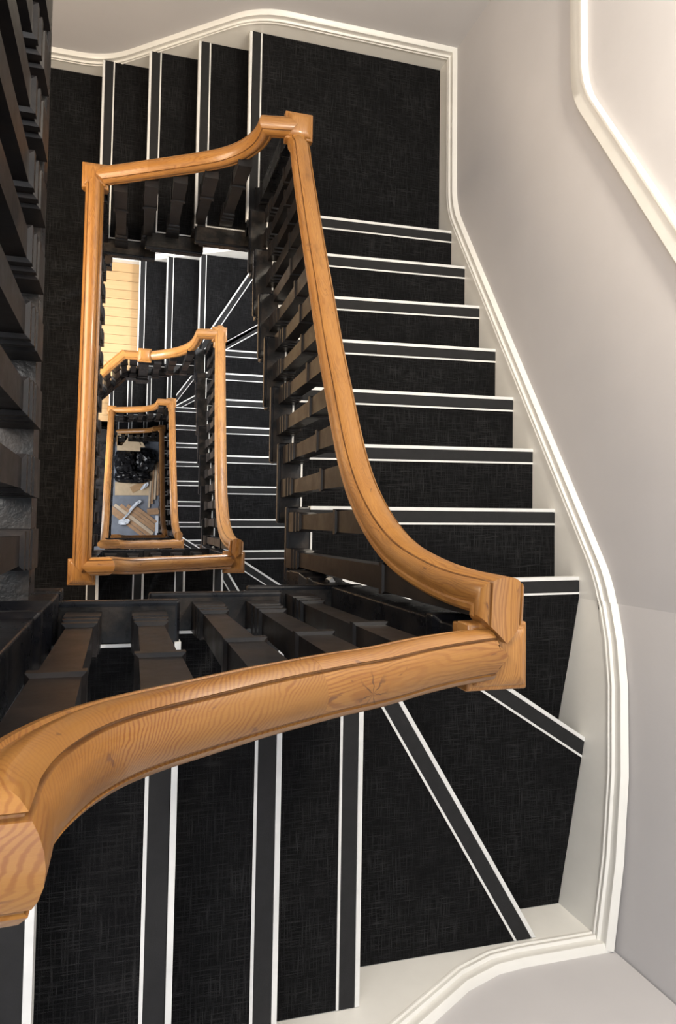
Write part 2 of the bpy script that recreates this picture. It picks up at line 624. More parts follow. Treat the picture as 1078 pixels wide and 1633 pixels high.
def bottom_run(label, dz, landing=True):
    """three straight steps down towards +x, two winders and the first straight step round the corner"""
    r = root('stair_flight', (0.9, -0.5, 12 * H + dz), label, 'stairs')
    yi, yo = 0.067, YF + 0.002
    xs = [0.044, 0.3007, 0.5595, 0.8225]          # fronts of 18H, 17H, 16H, 15H
    for i in (1, 2, 3):
        zt = (18 - i) * H + dz
        poly = [(xs[i], yi), (xs[i] - 0.003, yo), (xs[i - 1] - BACK, yo), (xs[i - 1] - BACK, yi)]
        step(r, zt, poly, ((xs[i], yi), (xs[i] - 0.003, yo)), ((xs[i], yi), (xs[i - 1], yi)))
    # winder 14H: front line runs from the newel to the front wall
    A0, A1 = (0.776, 0.075), (1.462, YF + 0.002)
    poly = [A0, A1, (xs[3] - BACK, yo), (xs[3] - BACK, 0.067)]
    step(r, 14 * H + dz, poly, (A0, A1), None)
    # winder 13H: front line runs from the newel to the splayed wall
    B0, B1 = (0.80, 0.105), (1.762, -0.508)
    sp = (SPL[0] + 0.002, YF + 0.002)
    n = normal_to(A0, A1, (0, -1))
    a0, a1 = (A0[0] + n.x * BACK, A0[1] + n.y * BACK), (A1[0] + n.x * BACK, YF + 0.002)
    step(r, 13 * H + dz, [B0, B1, sp, a1, a0], (B0, B1), None)
    # step 12H: square to the right flight, wedge shaped at the wall
    n = normal_to(B0, B1, (0, -1))
    poly = [(0.746, 0.03), (1.862, 0.046), (KINK[0] + 0.003, KINK[1]), (B1[0] + n.x * BACK + 0.02, B1[1] + n.y * BACK), (0.80, 0.03 - BACK), (0.746, 0.03 - BACK)]
    step(r, 12 * H + dz, poly, ((0.746, 0.03), (1.862, 0.046)), ((0.746, 0.03), (0.746, -0.1)))
    return r


def top_run(label, dz, xs, zs, yi, yo=YB - 0.002, first=None):
    """straight steps going down towards -x; xs/zs from the highest; first = back line x of the highest step"""
    r = root('stair_flight', (xs[-1] + 0.2, 2.3, zs[-1]), label, 'stairs')
    prev = first
    for x, zt in zip(xs, zs):
        poly = [(x - 0.002, yi), (x, yo), (prev + BACK, yo), (prev + BACK, yi)]
        step(r, zt, poly, ((x - 0.002, yi), (x, yo)), ((x, yi), (prev, yi)))
        prev = x
    return r


# top storey: from the camera's landing down to the quarter landing
bottom_run('black carpeted steps and winders nearest the camera, turning round the big oak newel cap', 0.0)
YIN1 = [0.03, 0.297, 0.548, 0.800, 1.050, 1.292, 1.560, 1.822]
YOUT1 = [0.046, 0.308, 0.569, 0.820, 1.079, 1.335, 1.592, 1.845]
right_flight('long black carpeted flight descending beside the white skirting of the grey wall', 0.0, YIN1, YOUT1)
# quarter landing and top run
r = root('stair_landing', (1.3, 2.3, 4 * H), 'square black carpeted quarter landing in the corner under the grey wall', 'landing')
poly = [(0.7595, 1.7447), (0.7595, YB - 0.002), (1.857, YB - 0.002), (1.857, 1.845 - BACK), (0.7595, 1.78)]
step(r, 4 * H, poly, ((0.757, 1.7447), (0.7595, YB - 0.002)), ((0.7595, 1.7447), (1.2, 1.7447)))
top_run('black carpeted run of three steps along the back wall, down to the long landing', 0.0, [0.507, 0.2525, 0.001], [3 * H, 2 * H, H], 1.7447, first=0.7595)


def landing(label, z, x1, mat=CARPET):
    r = root('stair_landing', (-0.5, 0.9, z), label, 'landing')
    bm = bmesh.new()
    prism(bm, [(XL + 0.002, YF), (x1 - 0.02, YF), (x1 - 0.02, YB - 0.002), (XL + 0.002, YB - 0.002)], z - 0.16, z - 0.036)
    obj('slab', bm, BLACK, r)
    bm = bmesh.new()
    prism(bm, [(XL + 0.002, YF + 0.002), (x1 + 0.012, YF + 0.002), (x1 + 0.012, 0.02), (x1 - 0.018, 0.07), (x1, 1.80), (x1 - 0.03, YB - 0.002), (XL + 0.002, YB - 0.002)], z - 0.036, z - 0.004)
    obj('edge_board', bm, BLACK, r, bevel=0.007)
    bm = bmesh.new()
    prism(bm, [(XL + 0.004, YF + 0.002), (x1 - 0.052, YF + 0.002), (x1 - 0.052, -0.022), (x1 - 0.098, -0.022), (x1 - 0.098, 1.832), (x1 - 0.02, 1.832), (x1 - 0.02, YB - 0.002), (XL + 0.004, YB - 0.002)], z - 0.004, z + 0.004)
    obj('carpet', bm, mat, r)
    bm = bmesh.new()
    box(bm, x1 - 0.098, x1 - 0.012, 0.02, 1.80, z - 0.004, z - 0.001)
    obj('painted_border', bm, WORN, r)
    return r


def landing_nosing(r, x, z):
    for nm, a, b, m in (('nosing_strip', 0.012, 0.056, STRIP), ('white_line', -0.003, 0.013, WHITE), ('white_line', 0.055, 0.0635, WHITE)):
        bm = bmesh.new()
        box(bm, x - b, x - a, YF + 0.002, -0.022, z - (0.034 if a < 0 else 0.004), z + 0.006)
        obj(nm, bm, m, r)


r = landing('narrow edge of the top landing left of the near oak rail', 18 * H, 0.032)
landing_nosing(r, 0.044, 18 * H)
r = landing('long black carpeted landing strip beyond the left balusters', 0.0, 0.030)
landing_nosing(r, 0.044, 0.0)

# second storey down
D2 = -18 * H
bottom_run('black steps and winders glimpsed below the dark curb, behind the second newel cap', D2)
Y2 = [0.028, 0.268, 0.529, 0.787, 1.045, 1.302, 1.562, 1.811]
right_flight('second black flight down, half hidden behind the stepped black string', D2, Y2, [y + 0.012 for y in Y2])


def winders_top(r, z, A, B, xlast, yi, newel, zl=None):
    """two winders between the right flight and a top run; A, B = (inner point, outer point) of the two fronts"""
    yb = YB - 0.002
    xw = 1.857
    # upper winder: outline newel - A front - wall - flight
    y7 = A[2]
    step(r, z, [newel, A[0], A[1], (xw, y7 - BACK), (0.746, y7 - BACK - 0.012)], (A[0], A[1]), None)
    n = normal_to(A[0], A[1], (2, 0))
    step(r, z - H, [(newel[0], newel[1]), B[0], B[1], (xw, yb), (xw, A[1][1] - 0.0 + n.y * BACK), (A[0][0] + n.x * BACK, A[0][1] + n.y * BACK)], (B[0], B[1]), None)
    n = normal_to(B[0], B[1], (2, 0))
    step(r, z - 2 * H, [(xlast, yi), (xlast + 0.005, yb), (B[1][0] + BACK, yb), (B[0][0] + n.x * BACK, B[0][1] + n.y * BACK), (newel[0] + 0.05, yi)], ((xlast, yi), (xlast + 0.005, yb)), ((xlast, yi), (newel[0], yi)))


r = root('stair_flight', (1.2, 2.3, -16 * H), 'fan of black winder steps with white edges in the back corner, one storey down', 'stairs')
winders_top(r, -14 * H, ((0.84, 1.795), (1.857, 2.452), 1.811), ((0.86, 1.983), (1.392, YB - 0.002)), 0.818, 1.70, (0.80, 1.72))
top_run('short black run stepping down onto the pale boarded floor', D2, [0.521, 0.262], [-17 * H, -18 * H], 1.70, first=0.818)

# pale boarded floor, one storey down
ZW = -19 * H


def boards(label_z, x1, y0, y1, z, n0=0.092):
    bm = bmesh.new()
    prism(bm, [(XL + 0.002, y0), (x1, y0), (x1, y1), (XL + 0.002, y1)], z - 0.15, z - 0.012)
    f = structure(obj('floor', bm, WORN))
    y = y1
    while y > y0 + 0.01:
        a = max(y0, y - n0)
        bm = bmesh.new()
        cut = random.uniform(-0.75, -0.3)
        box(bm, XL + 0.004, cut - 0.001, a + 0.0035, y, z - 0.012, z)
        obj('plank', bm, PLANK, f)
        bm = bmesh.new()
        box(bm, cut + 0.001, x1, a + 0.0035, y, z - 0.012, z)
        obj('plank', bm, PLANK, f)
        y = a
    return f


boards('w', 0.272, 1.76, YB - 0.002, ZW)
bm = bmesh.new()
prism(bm, [(XL + 0.002, YF + 0.002), (-0.17, YF + 0.002), (-0.17, 1.44), (0.12, 1.73), (0.12, 1.76), (XL + 0.002, 1.76)], ZW - 0.15, ZW - 0.002)
structure(obj('floor', bm, PLANK))

# third storey down
D3 = -40 * H
bottom_run('black winders seen as a sliver beside the third newel cap', D3)
Y3 = [0.0, 0.251, 0.514, 0.782, 1.044, 1.31, 1.569, 1.841]
right_flight('third black flight down, a ladder of thin white lines between two oak rails', D3, Y3, [y + 0.012 for y in Y3], border=0.045)
r = root('stair_flight', (1.1, 2.3, -38 * H), 'small fan of black winders two storeys down', 'stairs')
winders_top(r, -36 * H, ((0.83, 1.89), (1.857, 2.52), 1.841), ((0.85, 2.08), (1.395, YB - 0.002)), 0.722, 1.735, (0.80, 1.80))
top_run('black run of three narrow steps two storeys down', D3, [0.448, 0.177, -0.08], [-39 * H, -40 * H, -41 * H], 1.735, first=0.722)
boards('w2', -0.06, 1.35, YB - 0.002, -42 * H)

# lowest storey
D4 = -60 * H
right_flight('lowest black flight, a dark sliver behind the innermost oak rail', D4, [y - 0.02 for y in YIN1], YOUT1)
r = root('stair_landing', (1.3, 2.3, -56 * H), 'lowest quarter landing, barely seen under the third rail', 'landing')
step(r, -56 * H, [(0.75, 1.75), (0.75, YB - 0.002), (1.857, YB - 0.002), (1.857, 1.80)], ((0.75, 1.75), (0.75, YB - 0.002)), ((0.75, 1.75), (1.2, 1.75)))
top_run('lowest run of black steps, just above the littered floor', D4, [0.475, 0.207, -0.03], [-57 * H, -58 * H, -59 * H], 1.75, first=0.75)
bm = bmesh.new()
box(bm, XL, XR + 0.05, YF - 0.05, YB + 0.05, -60 * H - 0.12, -60 * H)
structure(obj('floor', bm, GREYF))

# ------------------------------------------------------------------ handrails, newels, balusters
RAIL = []
_half = [(0.0, 0.0455), (0.011, 0.0440), (0.021, 0.0395), (0.0275, 0.0345), (0.0292, 0.0285), (0.0312, 0.0285), (0.0330, 0.0318), (0.0400, 0.0240), (0.0440, 0.0150),
         (0.0460, 0.0050), (0.0450, -0.0050), (0.0410, -0.0120), (0.0400, -0.0180), (0.0430, -0.0220), (0.0420, -0.0310), (0.0360, -0.0380), (0.0, -0.0390)]
_half = [(a * 0.90, b * (0.76 if b > 0 else 0.80)) for a, b in _half]
RAIL = [(-a, b) for a, b in _half[::-1]] + _half[1:-1]


def smooth_path(pts, keep, n=5):
    """Catmull-Rom through 3D points; indices in keep stay sharp corners"""
    P = [Vector(p) for p in pts]
    out = [P[0]]
    for i in range(len(P) - 1):
        p1, p2 = P[i], P[i + 1]
        p0 = P[i - 1] if i > 0 and i not in keep else p1 - (p2 - p1)
        p3 = P[i + 2] if i + 2 < len(P) and (i + 1) not in keep else p2 + (p2 - p1)
        for k in range(1, n + 1):
            t = k / n
            out.append(0.5 * ((2 * p1) + (p2 - p0) * t + (2 * p0 - 5 * p1 + 4 * p2 - p3) * t * t + (3 * p1 - p0 - 3 * p2 + p3) * t ** 3))
    return out


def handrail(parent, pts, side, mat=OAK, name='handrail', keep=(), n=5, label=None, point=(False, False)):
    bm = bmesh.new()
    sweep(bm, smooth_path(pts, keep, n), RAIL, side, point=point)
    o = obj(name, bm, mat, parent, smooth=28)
    if label:
        o['label'] = label
    return o


def newel(x, y, zc, zb, label, rot=0.0, base=None, half=0.056, k=1.09):
    """black square post from zb up to the oak cap whose rim top is at zc"""
    r = root('newel_post', (x, y, zb), label, 'newel')
    bm = bmesh.new()
    h = half
    zc -= 0.020
    lv = [(h - 0.02, zb), (h, zb + 0.02), (h, zb + 0.10), (h - 0.010, zb + 0.115)]
    if base is not None:
        lv += [(h - 0.010, base - 0.13), (h + 0.006, base - 0.12), (h + 0.006, base + 0.015), (h - 0.002, base + 0.03), (h - 0.010, base + 0.05),
               (h - 0.010, base + 0.075), (h - 0.002, base + 0.085), (h - 0.002, base + 0.11), (h - 0.012, base + 0.125)]
    lv += [(h - 0.012, zc - 0.20), (h - 0.004, zc - 0.18), (h - 0.004, zc - 0.155), (h - 0.014, zc - 0.14), (h - 0.014, zc - 0.08)]
    lathe_square(bm, x, y, lv, rot)
    obj('post', bm, BLACK, r, bevel=0.003)
    bm = bmesh.new()
    lathe_square(bm, x, y, [(0.045, zc - 0.078), (0.051, zc - 0.071), (0.051, zc - 0.050), (0.0555, zc - 0.044), (0.0555, zc - 0.014), (0.0530, zc - 0.008), (0.0470, zc - 0.007),
                            (0.0445, zc + 0.002), (0.036, zc + 0.0085), (0.024, zc + 0.0125), (0.010, zc + 0.014)], rot, uv=True, scale=k)
    obj('newel_cap', bm, OAK, r, smooth=30, bevel=0.0025)
    return r


def baluster_levels(z0, z1, w=0.0):
    hh = z1 - z0
    a = 0.0345 + w
    lv = [(a, z0), (a, z0 + 0.085), (a - 0.006, z0 + 0.088), (a - 0.006, z0 + 0.102), (a - 0.001, z0 + 0.105), (a - 0.001, z0 + 0.122), (a - 0.008, z0 + 0.125),
          (a - 0.008, z0 + 0.140), (a - 0.003, z0 + 0.143), (a - 0.003, z0 + 0.160), (a - 0.0105, z0 + 0.163)]
    zc = z0 + min(0.68 * hh, hh - 0.15)
    lv += [(a - 0.0075, zc), (a + 0.001, zc + 0.003), (a + 0.001, zc + 0.022), (a - 0.005, zc + 0.025), (a - 0.003, z1)]
    return lv


def baluster(parent, x, y, z0, z1, rot=0.0):
    bm = bmesh.new()
    lathe_square(bm, x, y, baluster_levels(z0, z1), rot)
    return obj('baluster', bm, BLACKB, parent)


def zpath(pts, axis, v):
    """height of a rail path at plan coordinate v"""
    q = sorted([(p[axis], p[2]) for p in pts])
    for (a, za), (b, zb) in zip(q, q[1:]):
        if a <= v <= b:
            return za + (zb - za) * (v - a) / max(1e-6, b - a)
    return q[0][1] if v < q[0][0] else q[-1][1]


def shift(pts, dz):
    return [(p[0], p[1], p[2] + dz) for p in pts]


# --- run A: bottom run (rises to the left), in the plane y = 0 .. 0.028
def run_bottom(label, dz, lx=0.0, near=False, n_bal=6):
    r = root('balustrade', (0.4, 0.02, 15 * H + dz), label, 'balustrade')
    low = [(0.764, 0.0265, 3.316), (0.683, 0.024, 3.340), (0.61, 0.022, 3.372), (0.53, 0.019, 3.415), (0.461, 0.019, 3.450), (0.415, 0.0185, 3.475)]
    up = [(0.414, 0.0185, 3.4755), (0.34, 0.018, 3.520), (0.270, 0.016, 3.564), (0.215, 0.016, 3.605), (0.174, 0.020, 3.658), (0.143, 0.026, 3.725), (0.121, 0.031, 3.80), (0.112, 0.033, 3.860), (0.111, 0.033, 3.902)]
    lev = [(0.111, 0.033, 3.902), (lx + 0.003, 0.030, 3.902)]
    side = (-0.020, 1, 0)
    low, up, lev = shift(low, dz), shift(up, dz), shift(lev, dz)
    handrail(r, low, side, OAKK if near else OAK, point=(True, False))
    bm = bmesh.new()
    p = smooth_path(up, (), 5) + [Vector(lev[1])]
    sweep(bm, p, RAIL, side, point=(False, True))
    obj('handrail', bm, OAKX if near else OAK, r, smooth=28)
    allp = low + up
    for x, k in ((0.108, 17), (0.236, 17), (0.374, 16), (0.502, 16), (0.636, 15))[:n_bal]:
        baluster(r, x, 0.012, k * H + dz - 0.002, min(zpath(allp, 0, x), zpath(allp, 0, x + 0.034)) - 0.024)
    return r


# --- run B: right flight (rises towards -y), plane x = 0.767 + 0.047 y
def run_right(label, dz, x0, kx, b0=0.0, t_y=1.932, t_z=None, detail=True):
    r = root('balustrade', (0.8, 1.0, 8 * H + dz), label, 'balustrade')
    X = lambda y: x0 + kx * y
    yz = [(0.118, 3.315), (0.122, 3.20), (0.134, 3.08), (0.160, 2.93), (0.197, 2.81), (0.254, 2.688), (0.327, 2.575), (0.42, 2.472), (0.53, 2.378), (0.64, 2.292)]
    yz2 = [(0.64, 2.292), (0.80, 2.168), (1.10, 1.955), (1.40, 1.745), (1.70, 1.545), (1.82, 1.470), (t_y - 0.06, 1.408), (t_y + 0.004, 1.400)]
    side = Vector((1, -kx, 0))
    up = [(X(y), y, z + dz) for y, z in yz]
    dn = [(X(y), y, z + dz) for y, z in yz2]
    bm = bmesh.new()
    p = [Vector((X(0.046), 0.046, 3.315 + dz))] + smooth_path(up, (), 5)
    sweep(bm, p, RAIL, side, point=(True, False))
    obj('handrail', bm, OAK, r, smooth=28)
    handrail(r, dn, side, OAK, point=(False, True))
    allp = up + dn
    for j in range(14):
        y = 0.112 + 0.1295 * j
        k = 0
        while k < 8 and (YIN1 if dz == 0 else Y2 if dz == D2 else Y3)[min(7, k + 1)] > y + 0.03 and k < 7:
            k += 1
        # tread under y: the step whose front lies beyond y
        ys = YIN1 if dz == 0 else (Y2 if dz == D2 else Y3)
        kk = next((i for i in range(8) if ys[i] >= y + 0.02), 8)
        zt = (12 - kk) * H + dz
        if y > t_y - 0.1:
            continue
        baluster(r, X(y) + 0.008, y, zt - 0.002, zpath(allp, 1, y) - 0.036)
    return r


def step_z(xs, zs, x, zl):
    """tread height at x for a run going down towards -x"""
    z = zl
    for xx, zz in zip(xs, zs):
        if x >= xx - 0.01:
            return zz
    return zl


# --- run C: top run (rises to the right)
def run_top(label, a, b, pts, xs, zs, zl, bals):
    r = root('balustrade', ((a[0] + b[0]) / 2, a[1], zs[-1]), label, 'balustrade')
    ky = (b[1] - a[1]) / (b[0] - a[0])
    Y = lambda x: a[1] + ky * (x - a[0])
    side = Vector((-ky, 1, 0))
    p3 = [(x, Y(x), z) for x, z in pts]
    m = 3
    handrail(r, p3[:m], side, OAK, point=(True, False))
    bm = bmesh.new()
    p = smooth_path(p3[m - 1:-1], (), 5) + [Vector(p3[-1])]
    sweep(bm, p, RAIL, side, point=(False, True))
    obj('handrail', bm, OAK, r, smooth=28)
    for x in bals:
        baluster(r, x, Y(x) - 0.04, step_z(xs, zs, x - 0.04, zl) - 0.002, zpath(p3, 0, x) - 0.036)
    return r


def run_left(label, z, p0, p1, bals, floor_z=None):
    """level rail along the left landing from p0 to p1 (plan points with height)"""
    r = root('balustrade', (p0[0], (p0[1] + p1[1]) / 2, z), label, 'balustrade')
    d = Vector(p1) - Vector(p0)
    side = Vector((d.y, -d.x, 0))
    t = 0.19
    mid = tuple(Vector(p0) + d * t)
    handrail(r, [p0, mid], side, OAK, n=12, point=(True, False))
    handrail(r, [mid, p1], side, OAK, n=4, point=(False, True))
    for y in bals:
        s = (y - p0[1]) / (p1[1] - p0[1])
        x = p0[0] + d.x * s
        zz = p0[2] + d.z * s
        baluster(r, x, y, (floor_z(y) if floor_z else z) - 0.002, zz - 0.036)
    return r


# storey 1 ---------------------------------------------------------
newel(0.0, 0.026, 3.922, 18 * H - 0.34, 'stout black newel at the left edge beside the near oak rail', base=18 * H)
newel(0.774, 0.019, 3.338, 12 * H - 0.05, 'newel with the largest oak cap, at the near turn of the stairs', base=13 * H, k=1.0)
newel(0.860, 1.945, 1.446, 0.30, 'newel with oak cap at the far end of the long right rail', base=4 * H)
newel(0.011, 1.852, 0.905, -0.30, 'newel with square oak cap at the upper left corner of the first rail below', base=0.0)
newel(0.0, 0.004, 0.920, -0.34, 'newel with square oak cap at the lower left corner of the first rail below', base=0.0)

run_bottom('near balustrade with the thick foreground oak rail sweeping to the left', 0.0, near=True)
run_right('balustrade with the long oak rail curving up the right flight to the largest cap', 0.0, 0.767, 0.047)
TOPX = [0.7595, 0.507, 0.2525, 0.001]
run_top('balustrade along the back wall steps, oak rail swept up to the right', (0.0, 1.847), (0.857, 1.94),
        [(0.025, 0.880), (0.14, 0.925), (0.256, 0.975), (0.423, 1.045), (0.558, 1.112), (0.645, 1.190), (0.695, 1.282), (0.713, 1.36), (0.716, 1.412), (0.845, 1.412)],
        TOPX, [4 * H, 3 * H, 2 * H, H], 0.0, [0.125, 0.265, 0.395, 0.53, 0.665])
run_left('balustrade with the straight level oak rail down the long carpeted landing', 0.0, (0.010, 1.84, 0.870), (0.0, 0.006, 0.892), [0.13 + 0.1285 * j for j in range(13)])
run_left('dark balusters of the top landing at the left edge of the picture', 18 * H, (-0.012, 1.84, 3.902), (0.0, 0.012, 3.902), [0.182 + 0.1245 * j for j in range(13)])

# storey 2 ---------------------------------------------------------
newel(0.774, 0.019, 3.338 + D2, 12 * H - 0.05 + D2, 'second oak newel cap down at the near turn, above the level rails', base=13 * H + D2)
newel(0.885, 1.775, -1.440, -14 * H - 0.30, 'second oak newel cap down at the far turn beside the winder fan', base=-15 * H)
newel(0.318, 1.738, -2.238, ZW - 0.24, 'newel with oak cap at the edge of the pale boarded floor', base=ZW)
run_bottom('second balustrade down at the near turn, oak rail level with the left newel', D2)
run_right('second balustrade down, oak rail between the two black flights', D2, 0.775, 0.0655, t_y=1.772)
r = run_top('short swept balustrade in front of the pale boarded floor', (0.318, 1.738), (0.885, 1.775),
            [(0.335, -2.318), (0.39, -2.285), (0.45, -2.245), (0.52, -2.195), (0.60, -2.110), (0.665, -1.985), (0.708, -1.83), (0.722, -1.66), (0.726, -1.475), (0.872, -1.475)],
            [0.818, 0.521, 0.262], [-16 * H, -17 * H, -18 * H], ZW, [0.435, 0.565, 0.695])
# angled rail at the boarded floor
r = root('balustrade', (0.1, 1.68, ZW), 'angled balustrade turning the corner of the pale boarded floor', 'balustrade')
bm = bmesh.new()
sweep(bm, [(0.305, 1.738, -2.31), (0.135, 1.738, -2.31)], RAIL, (0, 1, 0))
obj('handrail', bm, OAK, r, smooth=28)
bm = bmesh.new()
sweep(bm, [(0.150, 1.752, -2.31), (-0.12, 1.482, -2.31), (-0.145, 1.457, -2.31)], RAIL, (1, -1, 0))
obj('handrail', bm, OAK, r, smooth=28)
bm = bmesh.new()
sweep(bm, [(-0.138, 1.475, -2.312), (-0.145, 0.10, -2.312)], RAIL, (1, 0, 0))
obj('handrail', bm, OAK, r, smooth=28)
for x, y, rr in ((0.225, 1.735, 0), (0.135, 1.728, 0.3), (0.065, 1.66, 0.785), (-0.015, 1.58, 0.785), (-0.095, 1.50, 0.785)):
    baluster(r, x, y, ZW - 0.002, -2.345, rr)
for j in range(10):
    baluster(r, -0.145, 0.17 + 0.13 * j, ZW - 0.002, -2.345)
bm = bmesh.new()
prism(bm, [(0.272, 1.695), (0.272, 1.76), (0.12, 1.76), (-0.19, 1.45), (-0.19, 0.0), (-0.11, 0.0), (-0.11, 1.43), (0.155, 1.695)], ZW - 0.16, ZW + 0.004)
obj('curb', bm, BLACK, r, bevel=0.005)

# storey 3 ---------------------------------------------------------
newel(0.722, 0.012, 3.338 + D3, 12 * H - 0.05 + D3, 'third oak newel cap down at the near turn, small and faceted', base=13 * H + D3)
newel(0.725, 1.79, -5.085, -36 * H - 0.30, 'third oak newel cap down at the far turn, above the dark run', base=-37 * H)
newel(-0.03, 1.80, -6.05, -42 * H - 0.25, 'tiny newel cap at the upper left of the lowest long rail', base=-42 * H)
run_bottom('third balustrade down at the near turn, oak rail just above the littered well', D3, lx=-0.07)
run_right('third balustrade down, slim oak rail right of the littered well', D3, 0.722, 0.003, t_y=1.785)
run_top('third swept balustrade across the well, oak rail with pale end block', (-0.03, 1.80), (0.725, 1.79),
        [(-0.02, -6.075), (0.16, -5.98), (0.25, -5.915), (0.36, -5.83), (0.45, -5.73), (0.51, -5.60), (0.545, -5.45), (0.563, -5.28), (0.568, -5.105), (0.722, -5.105)],
        [0.722, 0.448, 0.177, -0.08], [-38 * H, -39 * H, -40 * H, -41 * H], -42 * H, [0.10, 0.23, 0.36, 0.49, 0.60])
run_left('left balustrade three storeys down, broad oak rail left of the littered well', -42 * H, (-0.03, 1.79, -6.085), (-0.022, -0.02, -3.75), [0.10 + 0.129 * j for j in range(13)],
         floor_z=lambda y: -42 * H + max(0.0, (1.7 - y)) * 1.22)
bm = bmesh.new()
for j in range(14):
    y = 1.75 - 0.129 * j
    box(bm, -0.62, 0.022, y - 0.13, y, -42 * H + max(0, 1.7 - y) * 1.22 - 0.12, -42 * H + max(0, 1.7 - y) * 1.22)
rl = [o for o in bpy.data.objects if o.name.startswith('balustrade')][-1]
obj('stepped_string', bm, BLACK, bpy.data.objects[rl.name])

# storey 4 ---------------------------------------------------------
newel(0.765, 1.885, -8.455, -56 * H - 0.3, 'lowest oak newel cap at the far side of the littered well', base=-56 * H)
newel(0.76, 0.015, 3.338 + D4, 12 * H - 0.05 + D4, 'lowest newel at the near right corner of the littered well', base=13 * H + D4)
run_right('innermost balustrade with the thinnest oak rail right of the rubbish', D4, 0.757, 0.003, t_y=1.88)
run_top('innermost balustrade across the far end of the rubbish', (0.0, 1.86), (0.765, 1.885),
        [(0.0, -9.02), (0.14, -8.975), (0.256, -8.925), (0.423, -8.855), (0.52, -8.79), (0.58, -8.71), (0.62, -8.618), (0.64, -8.54), (0.645, -8.475), (0.762, -8.475)],
        [0.75, 0.475, 0.207, -0.018], [-56 * H, -57 * H, -58 * H, -59 * H], -60 * H, [0.12, 0.25, 0.38, 0.51, 0.64])
run_bottom('innermost balustrade along the near end of the rubbish', D4, lx=-0.05)


# ------------------------------------------------------------------ rubbish on the floor of the well
CARD = mat_plain('cardboard', (0.42, 0.26, 0.13), 0.75, 0.12, 9)
CARDP = mat_plain('pale_cardboard', (0.56, 0.43, 0.28), 0.75, 0.1, 9)
SACK = mat_plain('black_polythene', (0.006, 0.006, 0.007), 0.22, 0.3, 12)
TIMB = mat_plain('sawn_timber', (0.40, 0.24, 0.13), 0.65, 0.2, 14)
TIMP = mat_plain('pale_timber', (0.55, 0.44, 0.32), 0.65, 0.15, 14)
WRAP = mat_plain('white_plastic_wrap', (0.72, 0.76, 0.82), 0.25, 0.08, 10)
ZF = -60 * H


def sheet(name, cx, cy, w, d, z, t, rot, mat, label, cat, tilt=0.0, group=None, bend=0.0):
    bm = bmesh.new()
    bmesh.ops.create_grid(bm, x_segments=4, y_segments=4, size=0.5)
    for v in bm.verts:
        v.co.x *= w
        v.co.y *= d
        v.co.z = bend * (v.co.x / w) ** 2 * w
    g = bmesh.ops.extrude_face_region(bm, geom=list(bm.faces))
    bmesh.ops.translate(bm, verts=[v for v in g['geom'] if isinstance(v, bmesh.types.BMVert)], vec=(0, 0, t))
    M = Matrix.Translation((cx, cy, z)) @ Matrix.Rotation(rot, 4, 'Z') @ Matrix.Rotation(tilt, 4, 'X')
    bmesh.ops.transform(bm, matrix=M, verts=bm.verts)
    return tag(obj(name, bm, mat, loc=(cx, cy, z)), label, cat, group)


def sack(cx, cy, rx, ry, rz, seed, label):
    bm = bmesh.new()
    bmesh.ops.create_icosphere(bm, subdivisions=4, radius=1.0)
    for v in bm.verts:
        c = v.co.copy()
        f = 0.92
        for k, (fr, am) in enumerate(((2.3, 0.16), (5.1, 0.11), (11.0, 0.05))):
            f += am * (1.0 - 2.2 * abs(noise.noise(c * fr + Vector((seed * 3.1, k * 7.7, 1.3)))))
        q = 1.0 / max(abs(c.x), abs(c.y), 0.62) ** 0.45
        z = max(-0.35, c.z)
        v.co = Vector((cx + c.x * f * q * rx, cy + c.y * f * q * ry, ZF + (z * f + 0.40) * rz))
    r = root('rubbish_sack', (cx, cy, ZF), label, 'sack')
    obj('bag', bm, SACK, r, smooth=22)
    bm = bmesh.new()
    top = ZF + 1.34 * rz
    for k in range(7):
        a = k * 0.9 + seed
        q = [(0.012 * math.cos(a), 0.012 * math.sin(a), 0), (0.09 * math.cos(a), 0.06 * math.sin(a), 0.05), (0.07 * math.cos(a + 0.5), 0.09 * math.sin(a + 0.5), 0.04)]
        lo = [bm.verts.new((cx + x, cy + y, top + z)) for x, y, z in q]
        hi = [bm.verts.new((cx + x, cy + y, top + z + 0.006)) for x, y, z in q]
        bm.faces.new(lo[::-1])
        bm.faces.new(hi)
        for i in range(3):
            bm.faces.new((lo[i], lo[(i + 1) % 3], hi[(i + 1) % 3], hi[i]))
    obj('knot', bm, SACK, r)
    return r


sack(0.17, 1.40, 0.18, 0.21, 0.20, 3, 'black rubbish sack at the back left, in front of the open box')
sack(0.54, 1.42, 0.17, 0.20, 0.18, 5, 'black rubbish sack beside the pale timber battens')
sack(0.31, 1.11, 0.30, 0.11, 0.15, 9, 'crumpled long black rubbish sack against the flat cardboard')
# open cardboard box
r = root('cardboard_box', (0.20, 1.77, ZF), 'open brown cardboard box with raised flaps at the far end of the well', 'box')
bm = bmesh.new()
for a in ((0.0, 0.015, 1.66, 1.88), (0.425, 0.44, 1.66, 1.88), (0.0, 0.44, 1.66, 1.675), (0.0, 0.44, 1.865, 1.88)):
    box(bm, a[0], a[1], a[2], a[3], ZF, ZF + 0.24)
box(bm, 0.0, 0.44, 1.66, 1.88, ZF, ZF + 0.01)
obj('carton', bm, CARD, r)
for (x, y, w, d, tx) in ((0.22, 1.63, 0.42, 0.10, 0.5), (0.22, 1.91, 0.42, 0.10, -0.45)):
    bm = bmesh.new()
    box(bm, -w / 2, w / 2, -d / 2, d / 2, -0.002, 0.003)
    bmesh.ops.transform(bm, matrix=Matrix.Translation((x, y, ZF + 0.265)) @ Matrix.Rotation(tx, 4, 'X'), verts=bm.verts)
    obj('flap', bm, CARDP, r)
bm = bmesh.new()
